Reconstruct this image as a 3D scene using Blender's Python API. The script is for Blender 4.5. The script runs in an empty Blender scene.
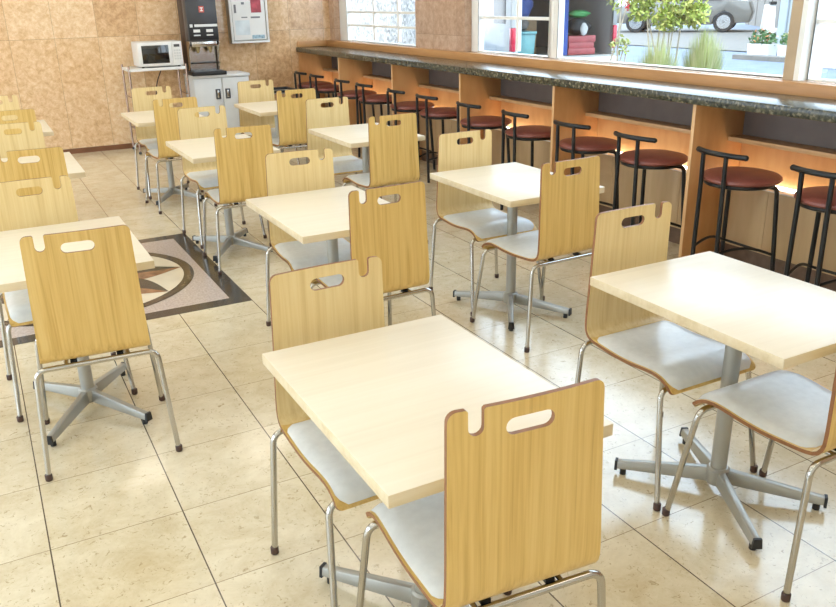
import bpy, bmesh, math, random
from mathutils import Vector, Matrix
from mathutils.geometry import delaunay_2d_cdt
random.seed(7)
S = bpy.context.scene
COL = S.collection
PI = math.pi

# ------------------------------------------------------------------ materials
def new_mat(name):
    m = bpy.data.materials.new(name); m.use_nodes = True
    nt = m.node_tree
    return m, nt, nt.nodes['Principled BSDF']

def simple(name, col, rough=.5, metal=0., spec=.5, var=0., scale=8., bump=0., emit=None, es=0., coat=0.):
    m, nt, b = new_mat(name)
    b.inputs['Roughness'].default_value = rough
    b.inputs['Metallic'].default_value = metal
    b.inputs['Specular IOR Level'].default_value = spec
    b.inputs['Coat Weight'].default_value = coat
    L = nt.links.new; N = nt.nodes.new
    tc = N('ShaderNodeTexCoord'); nz = N('ShaderNodeTexNoise')
    nz.inputs['Scale'].default_value = scale; nz.inputs['Detail'].default_value = 4
    L(tc.outputs['Object'], nz.inputs['Vector'])
    rp = N('ShaderNodeValToRGB')
    lo = [max(0, c*(1-var)) for c in col]; hi = [min(1, c*(1+var)) for c in col]
    rp.color_ramp.elements[0].position = .3; rp.color_ramp.elements[1].position = .7
    rp.color_ramp.elements[0].color = (*lo, 1); rp.color_ramp.elements[1].color = (*hi, 1)
    L(nz.outputs['Fac'], rp.inputs['Fac']); L(rp.outputs['Color'], b.inputs['Base Color'])
    if bump:
        bp = N('ShaderNodeBump'); bp.inputs['Strength'].default_value = bump; bp.inputs['Distance'].default_value = .004
        L(nz.outputs['Fac'], bp.inputs['Height']); L(bp.outputs['Normal'], b.inputs['Normal'])
    if emit:
        b.inputs['Emission Color'].default_value = (*emit, 1); b.inputs['Emission Strength'].default_value = es
    return m

def wood(name, cols, scale, rough=.35, fine=7., spec=.5, coat=0.):
    """long grain: noise squeezed along one axis, plus fine pore lines"""
    m, nt, b = new_mat(name); N = nt.nodes.new; L = nt.links.new
    tc = N('ShaderNodeTexCoord'); oi = N('ShaderNodeObjectInfo')
    mul = N('ShaderNodeVectorMath'); mul.operation = 'MULTIPLY_ADD'
    cx = N('ShaderNodeCombineXYZ')
    for i in range(3): L(oi.outputs['Random'], cx.inputs[i])
    sc = N('ShaderNodeVectorMath'); sc.operation = 'SCALE'; sc.inputs['Scale'].default_value = 37.
    L(cx.outputs[0], sc.inputs[0])
    mul.inputs[1].default_value = scale
    L(tc.outputs['Object'], mul.inputs[0]); L(sc.outputs[0], mul.inputs[2])
    n1 = N('ShaderNodeTexNoise'); n1.inputs['Scale'].default_value = 1.; n1.inputs['Detail'].default_value = 3; n1.inputs['Distortion'].default_value = .5
    L(mul.outputs[0], n1.inputs['Vector'])
    n2 = N('ShaderNodeTexNoise'); n2.inputs['Scale'].default_value = fine; n2.inputs['Detail'].default_value = 2
    L(mul.outputs[0], n2.inputs['Vector'])
    mx = N('ShaderNodeMath'); mx.operation = 'MULTIPLY_ADD'; mx.inputs[1].default_value = .4
    L(n2.outputs['Fac'], mx.inputs[0]); L(n1.outputs['Fac'], mx.inputs[2])
    rp = N('ShaderNodeValToRGB'); cr = rp.color_ramp
    pos = [.48, .62, .74, .9]
    while len(cr.elements) < 4: cr.elements.new(.5)
    for e, p, c in zip(cr.elements, pos, cols): e.position = p; e.color = (*c, 1)
    L(mx.outputs[0], rp.inputs['Fac']); L(rp.outputs['Color'], b.inputs['Base Color'])
    b.inputs['Roughness'].default_value = rough; b.inputs['Specular IOR Level'].default_value = spec
    b.inputs['Coat Weight'].default_value = coat; b.inputs['Coat Roughness'].default_value = .12
    return m

def math_node(nt, op, a, b=None, c=None):
    n = nt.nodes.new('ShaderNodeMath'); n.operation = op
    for i, v in enumerate((a, b, c)):
        if v is None: continue
        if isinstance(v, (int, float)): n.inputs[i].default_value = v
        else: nt.links.new(v, n.inputs[i])
    return n.outputs[0]

def line_mask(nt, co, size, off, w):
    a = math_node(nt, 'SUBTRACT', co, off); a = math_node(nt, 'DIVIDE', a, size)
    a = math_node(nt, 'FRACT', math_node(nt, 'ADD', a, 200.5)); a = math_node(nt, 'SUBTRACT', a, .5)
    a = math_node(nt, 'ABSOLUTE', a)
    return math_node(nt, 'LESS_THAN', a, w*.5/size)

def stone_tiles(name, cols, axes, sizes, offs, widths, joint_cols, rough, spec, nscale, fleck_col=None, fleck=.5, coat=0., tone=.08):
    m, nt, b = new_mat(name); N = nt.nodes.new; L = nt.links.new
    tc = N('ShaderNodeTexCoord'); sep = N('ShaderNodeSeparateXYZ'); L(tc.outputs['Object'], sep.inputs[0])
    ca, cb = sep.outputs[axes[0]], sep.outputs[axes[1]]
    ia = math_node(nt, 'FLOOR', math_node(nt, 'DIVIDE', math_node(nt, 'SUBTRACT', ca, offs[0]), sizes[0]))
    ib = math_node(nt, 'FLOOR', math_node(nt, 'DIVIDE', math_node(nt, 'SUBTRACT', cb, offs[1]), sizes[1]))
    cxy = N('ShaderNodeCombineXYZ'); L(ia, cxy.inputs[0]); L(ib, cxy.inputs[1])
    wn = N('ShaderNodeTexWhiteNoise'); wn.noise_dimensions = '2D'; L(cxy.outputs[0], wn.inputs['Vector'])
    # each tile cut from another place of the stone
    off = N('ShaderNodeVectorMath'); off.operation = 'MULTIPLY_ADD'; off.inputs[1].default_value = (13, 17, 11)
    L(wn.outputs['Color'], off.inputs[0]); L(tc.outputs['Object'], off.inputs[2])
    n1 = N('ShaderNodeTexNoise'); n1.inputs['Scale'].default_value = nscale; n1.inputs['Detail'].default_value = 9; n1.inputs['Roughness'].default_value = .76; n1.inputs['Distortion'].default_value = .35
    L(off.outputs[0], n1.inputs['Vector'])
    v = math_node(nt, 'MULTIPLY_ADD', math_node(nt, 'SUBTRACT', wn.outputs['Value'], .5), tone, n1.outputs['Fac'])
    rp = N('ShaderNodeValToRGB'); cr = rp.color_ramp
    while len(cr.elements) < 4: cr.elements.new(.5)
    for e, p, c in zip(cr.elements, (.3, .45, .58, .72), cols): e.position = p; e.color = (*c, 1)
    L(v, rp.inputs['Fac']); cur = rp.outputs['Color']
    if fleck_col:
        n2 = N('ShaderNodeTexNoise'); n2.inputs['Scale'].default_value = nscale*8; n2.inputs['Detail'].default_value = 5; n2.inputs['Roughness'].default_value = .65; n2.inputs['Distortion'].default_value = 1.3
        L(off.outputs[0], n2.inputs['Vector'])
        r2 = N('ShaderNodeValToRGB'); r2.color_ramp.elements[0].position = .32; r2.color_ramp.elements[1].position = .41
        r2.color_ramp.elements[0].color = (fleck,)*3+(1,); r2.color_ramp.elements[1].color = (0, 0, 0, 1)
        L(n2.outputs['Fac'], r2.inputs['Fac'])
        mx = N('ShaderNodeMix'); mx.data_type = 'RGBA'; L(r2.outputs['Color'], mx.inputs[0]); L(cur, mx.inputs[6]); mx.inputs[7].default_value = (*fleck_col, 1)
        cur = mx.outputs[2]
    for co, sz, of, w, jc in ((cb, sizes[1], offs[1], widths[1], joint_cols[1]), (ca, sizes[0], offs[0], widths[0], joint_cols[0])):
        k = line_mask(nt, co, sz, of, w)
        mx = N('ShaderNodeMix'); mx.data_type = 'RGBA'; L(k, mx.inputs[0]); L(cur, mx.inputs[6]); mx.inputs[7].default_value = (*jc, 1)
        cur = mx.outputs[2]
    L(cur, b.inputs['Base Color'])
    rr = N('ShaderNodeMapRange'); rr.inputs['To Min'].default_value = rough*.8; rr.inputs['To Max'].default_value = rough*1.3
    L(n1.outputs['Fac'], rr.inputs['Value']); L(rr.outputs['Result'], b.inputs['Roughness'])
    b.inputs['Specular IOR Level'].default_value = spec; b.inputs['Coat Weight'].default_value = coat
    return m

def granite(name, cols, scale, rough, spec=.5):
    m, nt, b = new_mat(name); N = nt.nodes.new; L = nt.links.new
    tc = N('ShaderNodeTexCoord'); vo = N('ShaderNodeTexVoronoi'); vo.inputs['Scale'].default_value = scale
    L(tc.outputs['Object'], vo.inputs['Vector'])
    nz = N('ShaderNodeTexNoise'); nz.inputs['Scale'].default_value = scale*.5; nz.inputs['Detail'].default_value = 6
    L(tc.outputs['Object'], nz.inputs['Vector'])
    sp = N('ShaderNodeSeparateColor'); L(vo.outputs['Color'], sp.inputs[0])
    v = math_node(nt, 'MULTIPLY_ADD', sp.outputs[0], .5, math_node(nt, 'MULTIPLY', nz.outputs['Fac'], .5))
    rp = N('ShaderNodeValToRGB'); cr = rp.color_ramp
    while len(cr.elements) < len(cols): cr.elements.new(.5)
    for i, (e, c) in enumerate(zip(cr.elements, cols)): e.position = .2+.55*i/(len(cols)-1); e.color = (*c, 1)
    L(v, rp.inputs['Fac']); L(rp.outputs['Color'], b.inputs['Base Color'])
    b.inputs['Roughness'].default_value = rough; b.inputs['Specular IOR Level'].default_value = spec
    return m

M = {}
OAK = [(.55,.34,.095),(.64,.415,.125),(.69,.465,.155),(.73,.51,.185)]
M['veneer'] = wood('oak_veneer', OAK, (60, 60, 1.2), .33, 4.2)
M['veneer_seat'] = wood('oak_veneer_seat', OAK, (60, 1.2, 60), .33, 4.2)
M['veneer_front'] = wood('pale_oak_veneer', [(.67,.485,.215),(.73,.545,.255),(.765,.585,.285),(.79,.62,.32)], (60, 60, 1.2), .33, 4.2)
M['ply_edge'] = simple('plywood_edge', (.24,.10,.035), .5, var=.15, scale=60)
M['pad'] = simple('grey_vinyl', (.70,.72,.72), .30, var=.05, scale=40, bump=.05)
M['chrome'] = simple('chrome', (.50,.48,.44), .15, 1., var=.03)
M['cap'] = simple('brown_rubber', (.07,.035,.025), .5, var=.2)
M['laminate'] = wood('maple_laminate', [(.74,.65,.50),(.755,.67,.52),(.77,.685,.535),(.785,.70,.555)], (1.2, 34, 34), .36, 4., .9)
M['lam_edge'] = wood('maple_edge', [(.62,.50,.31),(.67,.55,.35),(.70,.58,.39),(.73,.62,.43)], (2, 22, 22), .4, 4.)
M['grey_metal'] = simple('silver_paint', (.40,.395,.36), .36, .5, var=.03)
M['black_plastic'] = simple('black_plastic', (.012,.012,.013), .45, var=.2)
M['bar_wood'] = wood('bar_wood', [(.52,.25,.085),(.58,.29,.105),(.63,.33,.13),(.67,.37,.155)], (3, 3, 1.0), .38, 6.)
M['bar_edge'] = wood('bar_edge', [(.62,.36,.16),(.66,.40,.19),(.70,.44,.22),(.73,.48,.25)], (3, 3, 1.0), .4, 6.)
M['sill_wood'] = wood('sill_wood', [(.45,.22,.075),(.50,.25,.09),(.54,.275,.10),(.58,.31,.12)], (2, 1, 8), .4, 6.)
M['counter'] = granite('dark_granite', [(.012,.014,.012),(.03,.034,.024),(.085,.08,.045),(.025,.03,.025),(.20,.18,.12)], 75, .22, .5)
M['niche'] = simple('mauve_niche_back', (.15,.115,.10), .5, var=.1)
M['kick'] = simple('brown_kick', (.14,.085,.055), .4, var=.2, scale=20)
M['beige_panel'] = wood('beige_panel', [(.50,.34,.18),(.54,.375,.20),(.57,.40,.22),(.60,.43,.24)], (5, 5, .8), .45, 6.)
M['stool_black'] = simple('black_steel', (.010,.011,.012), .32, .0, var=.2, spec=.4)
M['stool_red'] = simple('oxblood_vinyl', (.23,.068,.05), .36, var=.18, scale=14, bump=.06)
M['white_metal'] = simple('white_enamel', (.74,.73,.70), .35, var=.02)
M['grey_door'] = simple('pale_grey_steel', (.66,.67,.66), .38, var=.04, scale=6)
M['steel'] = simple('stainless', (.66,.66,.65), .2, 1., var=.05)
M['dark_brown'] = simple('dark_brown_panel', (.055,.035,.028), .4, var=.15)
M['charcoal'] = simple('charcoal_panel', (.055,.058,.065), .32, var=.1)
M['glass_dark'] = simple('dark_glass', (.015,.015,.014), .06, spec=.8, var=.1)
M['frame_white'] = simple('cream_window_frame', (.86,.85,.80), .4, var=.03)
M['white_glow'] = simple('added_ledge_glow', (.9,.9,.88), .5, emit=(1, .93, .8), es=6.)  # glow added to whiten the bar ledge, not a known fixture
M['ceiling'] = simple('ceiling_white', (.85,.84,.80), .8, var=.02)
M['fill_glow'] = simple('added_fill_glow', (.9,.9,.9), .5, emit=(1, .93, .80), es=3.6)  # emission of the added overhead fill panels
M['floor'] = stone_tiles('travertine_floor',
    [(.57,.465,.29),(.66,.565,.385),(.725,.635,.455),(.78,.70,.525)], (0, 1), (.4, .4), (0, 0), (.0042, .0026),
    ((.10,.07,.045), (.27,.19,.11)), .15, 1.0, 6.5, (.34,.24,.12), .8)
M['wall_stone'] = stone_tiles('rose_granite_wall',
    [(.50,.29,.14),(.68,.435,.235),(.79,.56,.335),(.88,.70,.47)], (0, 2), (.436, 1.2), (.482, 1.213), (.003, .003),
    ((.36,.23,.13), (.34,.21,.12)), .12, .6, 17., (.36,.21,.11), .6, tone=.16)
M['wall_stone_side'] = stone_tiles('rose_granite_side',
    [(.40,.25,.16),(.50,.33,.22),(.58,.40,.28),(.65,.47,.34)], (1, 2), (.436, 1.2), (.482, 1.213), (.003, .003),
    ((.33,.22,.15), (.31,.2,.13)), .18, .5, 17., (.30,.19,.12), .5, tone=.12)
M['inlay_dark'] = simple('dark_stone_inlay', (.055,.048,.042), .15, var=.3, scale=30)
M['inlay_pink'] = simple('pink_granite_inlay', (.52,.43,.38), .15, var=.22, scale=90)
M['inlay_ring'] = simple('brown_stone_ring', (.10,.068,.045), .15, var=.4, scale=25)
M['inlay_cream'] = simple('cream_stone_inlay', (.78,.69,.53), .15, var=.07, scale=6)
M['inlay_copper'] = simple('red_brown_stone_inlay', (.31,.155,.08), .15, var=.35, scale=22)

def glass_mat():
    m, nt, b = new_mat('window_glass'); N = nt.nodes.new; L = nt.links.new
    out = nt.nodes['Material Output']
    tr = N('ShaderNodeBsdfTransparent'); gl = N('ShaderNodeBsdfGlossy'); gl.inputs['Roughness'].default_value = .01
    tr.inputs['Color'].default_value = (.97, .985, .98, 1)
    lw_ = N('ShaderNodeLayerWeight'); lw_.inputs['Blend'].default_value = .5
    fr = math_node(nt, 'MULTIPLY_ADD', math_node(nt, 'POWER', lw_.outputs['Facing'], 5.), .9, .04)
    mx = N('ShaderNodeMixShader'); L(fr, mx.inputs[0]); L(tr.outputs[0], mx.inputs[1]); L(gl.outputs[0], mx.inputs[2])
    L(mx.outputs[0], out.inputs['Surface'])
    return m
M['glass'] = glass_mat()

# ------------------------------------------------------------------ mesh building
class MB:
    def __init__(s): s.v = []; s.f = []; s.m = []; s.sm = []
    def add(s, verts, faces, mi=0, smooth=False):
        o = len(s.v); s.v += [tuple(p) for p in verts]
        for f in faces: s.f.append(tuple(i+o for i in f)); s.m.append(mi); s.sm.append(smooth)
        return s
    def box(s, x0, x1, y0, y1, z0, z1, mi=0, mtx=None):
        vs = [Vector((x, y, z)) for z in (z0, z1) for y in (y0, y1) for x in (x0, x1)]
        if mtx: vs = [mtx @ v for v in vs]
        return s.add(vs, [(0,2,3,1),(4,5,7,6),(0,1,5,4),(2,6,7,3),(0,4,6,2),(1,3,7,5)], mi)
    def tube(s, pts, r, seg=10, mi=0, caps=True):
        pts = [Vector(p) for p in pts]; n = len(pts)
        rr = r if isinstance(r, (list, tuple)) else [r]*n
        t0 = (pts[1]-pts[0]).normalized(); up = Vector((0,0,1)) if abs(t0.z) < .9 else Vector((1,0,0))
        nx = t0.cross(up).normalized(); vs = []; fs = []
        for i in range(n):
            t = ((pts[min(i+1, n-1)]-pts[i]).normalized() + (pts[i]-pts[max(i-1, 0)]).normalized()).normalized()
            nx = (nx - t*nx.dot(t)).normalized(); ny = t.cross(nx)
            for k in range(seg):
                a = 2*PI*k/seg; vs.append(pts[i] + (nx*math.cos(a)+ny*math.sin(a))*rr[i])
        for i in range(n-1):
            for k in range(seg):
                k2 = (k+1) % seg
                fs.append((i*seg+k, i*seg+k2, (i+1)*seg+k2, (i+1)*seg+k))
        s.add(vs, fs, mi, True)
        if caps:
            s.add(vs[:seg], [tuple(range(seg))[::-1]], mi); s.add(vs[-seg:], [tuple(range(seg))], mi)
        return s
    def lathe(s, prof, c=(0,0,0), seg=24, mi=0, smooth=True):
        vs = []; fs = []; n = len(prof)
        for r, z in prof:
            for k in range(seg):
                a = 2*PI*k/seg; vs.append((c[0]+r*math.cos(a), c[1]+r*math.sin(a), c[2]+z))
        for i in range(n-1):
            for k in range(seg):
                k2 = (k+1) % seg; fs.append((i*seg+k, i*seg+k2, (i+1)*seg+k2, (i+1)*seg+k))
        s.add(vs, fs, mi, smooth)
        s.add(vs[:seg], [tuple(range(seg))[::-1]], mi); s.add(vs[-seg:], [tuple(range(seg))], mi)
        return s
    def prism(s, poly, z0, z1, mi=0, axis='z', mtx=None):
        n = len(poly)
        mk = {'z': lambda a, b, c: (a, b, c), 'y': lambda a, b, c: (a, c, b), 'x': lambda a, b, c: (c, a, b)}[axis]
        vs = [Vector(mk(a, b, z0)) for a, b in poly] + [Vector(mk(a, b, z1)) for a, b in poly]
        if mtx: vs = [mtx @ v for v in vs]
        fs = [tuple(range(n))[::-1], tuple(range(n, 2*n))] + [(i, (i+1) % n, n+(i+1) % n, n+i) for i in range(n)]
        return s.add(vs, fs, mi)
    def build(s, name, mats, parent=None, bevel=0., loc=None, weld=True):
        me = bpy.data.meshes.new(name); me.from_pydata(s.v, [], s.f)
        for m in (mats if isinstance(mats, (list, tuple)) else [mats]): me.materials.append(M[m] if isinstance(m, str) else m)
        for p, mi, sm in zip(me.polygons, s.m, s.sm): p.material_index = mi; p.use_smooth = sm
        bm = bmesh.new(); bm.from_mesh(me)
        if weld: bmesh.ops.remove_doubles(bm, verts=bm.verts, dist=1e-5)
        bmesh.ops.recalc_face_normals(bm, faces=bm.faces)
        if bevel:
            es = [e for e in bm.edges if len(e.link_faces) == 2 and e.calc_face_angle(0) > .6]
            bmesh.ops.bevel(bm, geom=es, offset=bevel, segments=2, profile=.5, affect='EDGES', clamp_overlap=True)
        bm.to_mesh(me); bm.free()
        me.set_sharp_from_angle(angle=math.radians(40))
        o = bpy.data.objects.new(name, me); COL.objects.link(o)
        if parent is not None: o.parent = parent
        if loc is not None: o.location = loc
        return o

def round_path(pts, rad, n=6):
    pts = [Vector(p) for p in pts]; out = [pts[0]]
    for i in range(1, len(pts)-1):
        a, b, c = pts[i-1], pts[i], pts[i+1]
        d1, d2 = (a-b), (c-b); r = min(rad, d1.length*.49, d2.length*.49)
        p, q = b+d1.normalized()*r, b+d2.normalized()*r
        for k in range(n+1):
            t = k/n; out.append(p*(1-t)**2 + b*2*t*(1-t) + q*t*t)
    out.append(pts[-1]); return out

def tag(o, label=None, cat=None, group=None, kind=None):
    if label: o['label'] = label
    if cat: o['category'] = cat
    if group: o['group'] = group
    if kind: o['kind'] = kind
    return o
def empty(name, loc=(0,0,0), rz=0., label=None, cat=None, group=None, kind=None):
    o = bpy.data.objects.new(name, None); COL.objects.link(o); o.location = loc; o.rotation_euler = (0, 0, rz)
    o.empty_display_size = .1
    return tag(o, label, cat, group, kind)
def copy_tree(o, parent=None):
    c = o.copy(); COL.objects.link(c)
    if parent is not None: c.parent = parent
    for ch in list(o.children): copy_tree(ch, c)
    return c
def struct(mb, name, mats, parent=None, bevel=0.):
    o = mb.build(name, mats, parent, bevel)
    if parent is None: o['kind'] = 'structure'
    return o

# ------------------------------------------------------------------ camera
cam = bpy.data.cameras.new('camera'); co = bpy.data.objects.new('camera', cam); COL.objects.link(co)
RM = ((0.8800525, -0.4744627, -0.0198165), (-0.1847666, -0.3036740, -0.9346889), (0.4374573, 0.8262368, -0.3549139))
r, d, f = (Vector(x) for x in RM)
mw = Matrix((( r.x, -d.x, -f.x, .047482), (r.y, -d.y, -f.y, -2.735886), (r.z, -d.z, -f.z, 1.552808), (0, 0, 0, 1)))
co.matrix_world = mw
cam.sensor_fit = 'HORIZONTAL'; cam.sensor_width = 36.; cam.lens = 36*807.808/836; cam.clip_start = .05; cam.clip_end = 300
S.camera = co

# ------------------------------------------------------------------ room shell
XW, YB, XL, YF, ZC = 4.06, 7.0, -3.6, -4.6, 3.25
struct(MB().box(XL, XW, YF, YB, -.08, 0), 'floor', 'floor')
struct(MB().box(XL-.1, XW+.25, YF-.1, YB+.1, ZC, ZC+.12), 'ceiling', 'ceiling')
struct(MB().box(XL-.1, XW, YB, YB+.15, -.08, ZC), 'wall_back', 'wall_stone')
struct(MB().box(XL-.1, XW, YF-.15, YF, -.08, ZC), 'wall_front', 'ceiling')
# side wall with the window openings
wr = MB(); WT = .20; Z0, Z1 = 1.078, 3.0
wr.box(XW, XW+WT, YF, YB, -.08, Z0); wr.box(XW, XW+WT, YF, YB, Z1, ZC)
piers = [(YF, -1.60), (3.83, 4.77), (6.85, YB)]
for a, b in piers: wr.box(XW, XW+WT, a, b, Z0, Z1)
struct(wr, 'wall_right', 'wall_stone_side')
# left wall, never in view: openings made up to let daylight in
wl = MB(); wl.box(XL-.1, XL, YF, YB, 2.5, ZC); wl.box(XL-.1, XL, YF, YB, -.08, .3)
for a, b in ((YF, -3.6), (-1.2, -.8), (1.6, 2.0), (4.4, 4.8), (6.6, YB)): wl.box(XL-.1, XL, a, b, .3, 2.5)
struct(wl, 'wall_left', 'ceiling')
struct(MB().box(XL, 1.95, YB-.012, YB, 0, .055), 'baseboard_back', simple('brown_baseboard', (.20,.085,.04), .35, var=.15))

def window(idx, y0, y1, muntin_y, muntin_z, lw=.05, rw=.05):
    w = empty('window_%d' % idx, (XW, y0, Z0), kind='structure')
    W, H = y1-y0, Z1-Z0
    fr = MB()
    fr.box(.07, .13, 0, lw, 0, H); fr.box(.07, .13, W-rw, W, 0, H); fr.box(.07, .13, lw, W-rw, 0, .010); fr.box(.07, .13, lw, W-rw, H-.05, H)
    fr.build('window_frame', 'frame_white', w, .004)
    MB().add([(.10, lw, .0), (.10, W-rw, .0), (.10, W-rw, H-.05), (.10, lw, H-.05)], [(0, 1, 2, 3)]).build('pane', 'glass', w)
    if muntin_y or muntin_z:
        mt = MB()
        for y in muntin_y: mt.box(.085, .115, y-y0-.017, y-y0+.017, .03, H-.05)
        for z in muntin_z: mt.box(.087, .113, lw, W-rw, z-Z0-.012, z-Z0+.012)
        mt.build('muntin', 'frame_white', w)
    return w
window(1, 4.77, 6.85, [5.32, 5.92], [1.255, 1.40, 1.66, 1.95, 2.25, 2.6], .03, .22)
window(2, 2.62, 3.83, [3.13], [1.37, 1.75, 2.1, 2.5], .058, .12)
window(3, .43, 2.62, [], [], .01, .055)
window(4, -1.60, .325, [-.65], [1.385, 1.75, 2.1, 2.5], .05, .01)
struct(MB().box(XW+.01, XW+.20, .36, .429, Z0, Z1), 'trim_1', simple('tan_mullion', (.50,.37,.23), .45, var=.08))
struct(MB().box(XW+.01, XW+.20, .326, .359, Z0, Z1), 'trim_2', 'frame_white')

# glowing ceiling panels added out of view to fill the room with light
proto = None
for i, (x, y) in enumerate([(x, y) for x in (-1.6, .6, 2.6) for y in (-3.0, -.2, 2.6, 5.2)]):
    if proto is None:
        proto = empty('added_fill_light', (x, y, ZC), 0, 'flat white fill light panel added unseen above the tables', 'fill light', 'added fill light panels')
        MB().box(-.62, .62, -.32, .32, -.02, 0).build('fill_housing', 'white_metal', proto)
        MB().box(-.58, .58, -.28, .28, -.026, -.0205).build('fill_panel', 'fill_glow', proto)
    else:
        c = copy_tree(proto); c.location = (x, y, ZC)

# floor medallion
md = empty('floor_medallion', (.4, 2.2, 0), 0, 'round compass-star stone inlay in a dark square border on the floor', 'floor inlay')
def flat(poly_list, z, h=.0012):
    b = MB()
    for p in poly_list: b.prism(p, z, z+h)
    return b
bd = MB()
for a in range(4):
    R4 = Matrix.Rotation(a*PI/2, 4, 'Z')
    bd.prism([(-.8, -.8), (.8, -.8), (.7, -.7), (-.7, -.7)], 0, .0012, mtx=R4)
bd.build('border', 'inlay_dark', md)
MB().box(-.7, .7, -.7, .7, 0, .0012).build('field', 'inlay_pink', md)
circ = lambda r, n=72: [(r*math.cos(2*PI*k/n), r*math.sin(2*PI*k/n)) for k in range(n)]
rg = MB()
for r0, r1, mi in ((.595, .612, 1), (.612, .638, 0), (.638, .655, 1)):
    a, b = circ(r0), circ(r1); n = 72
    rg.add([(x, y, .0024) for x, y in a]+[(x, y, .0024) for x, y in b], [(k, (k+1) % n, n+(k+1) % n, n+k) for k in range(n)], mi)
rg.build('ring', ['inlay_ring', 'inlay_dark'], md)
MB().prism(circ(.60), 0, .0022).build('disc', 'inlay_cream', md)
def petal_poly(side, L=.595, w=.17):
    pts = []
    for k in range(13):
        t = k/12; pts.append((.03+(L-.03)*t, side*w*math.sin(PI*min(1, t**.8))*(1 if side > 0 else .75)))
    return pts
for k in range(8):
    R8 = Matrix.Rotation(k*PI/4+.02, 4, 'Z')
    pb = MB(); up, dn = petal_poly(1), petal_poly(-1)
    z = .003+.0002*(k % 2)
    mid = [(p[0], .02*math.sin(PI*i/12), z) for i, p in enumerate(up)]
    for arr, mi in ((up, 0), (dn, 1)):
        vs = [R8 @ Vector((x, y, z)) for x, y in arr] + [R8 @ Vector(p) for p in mid]
        pb.add(vs, [(i, i+1, 14+i, 13+i) for i in range(12)], mi)
    pb.build('petal', ['inlay_dark', 'inlay_copper'], md)

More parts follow.
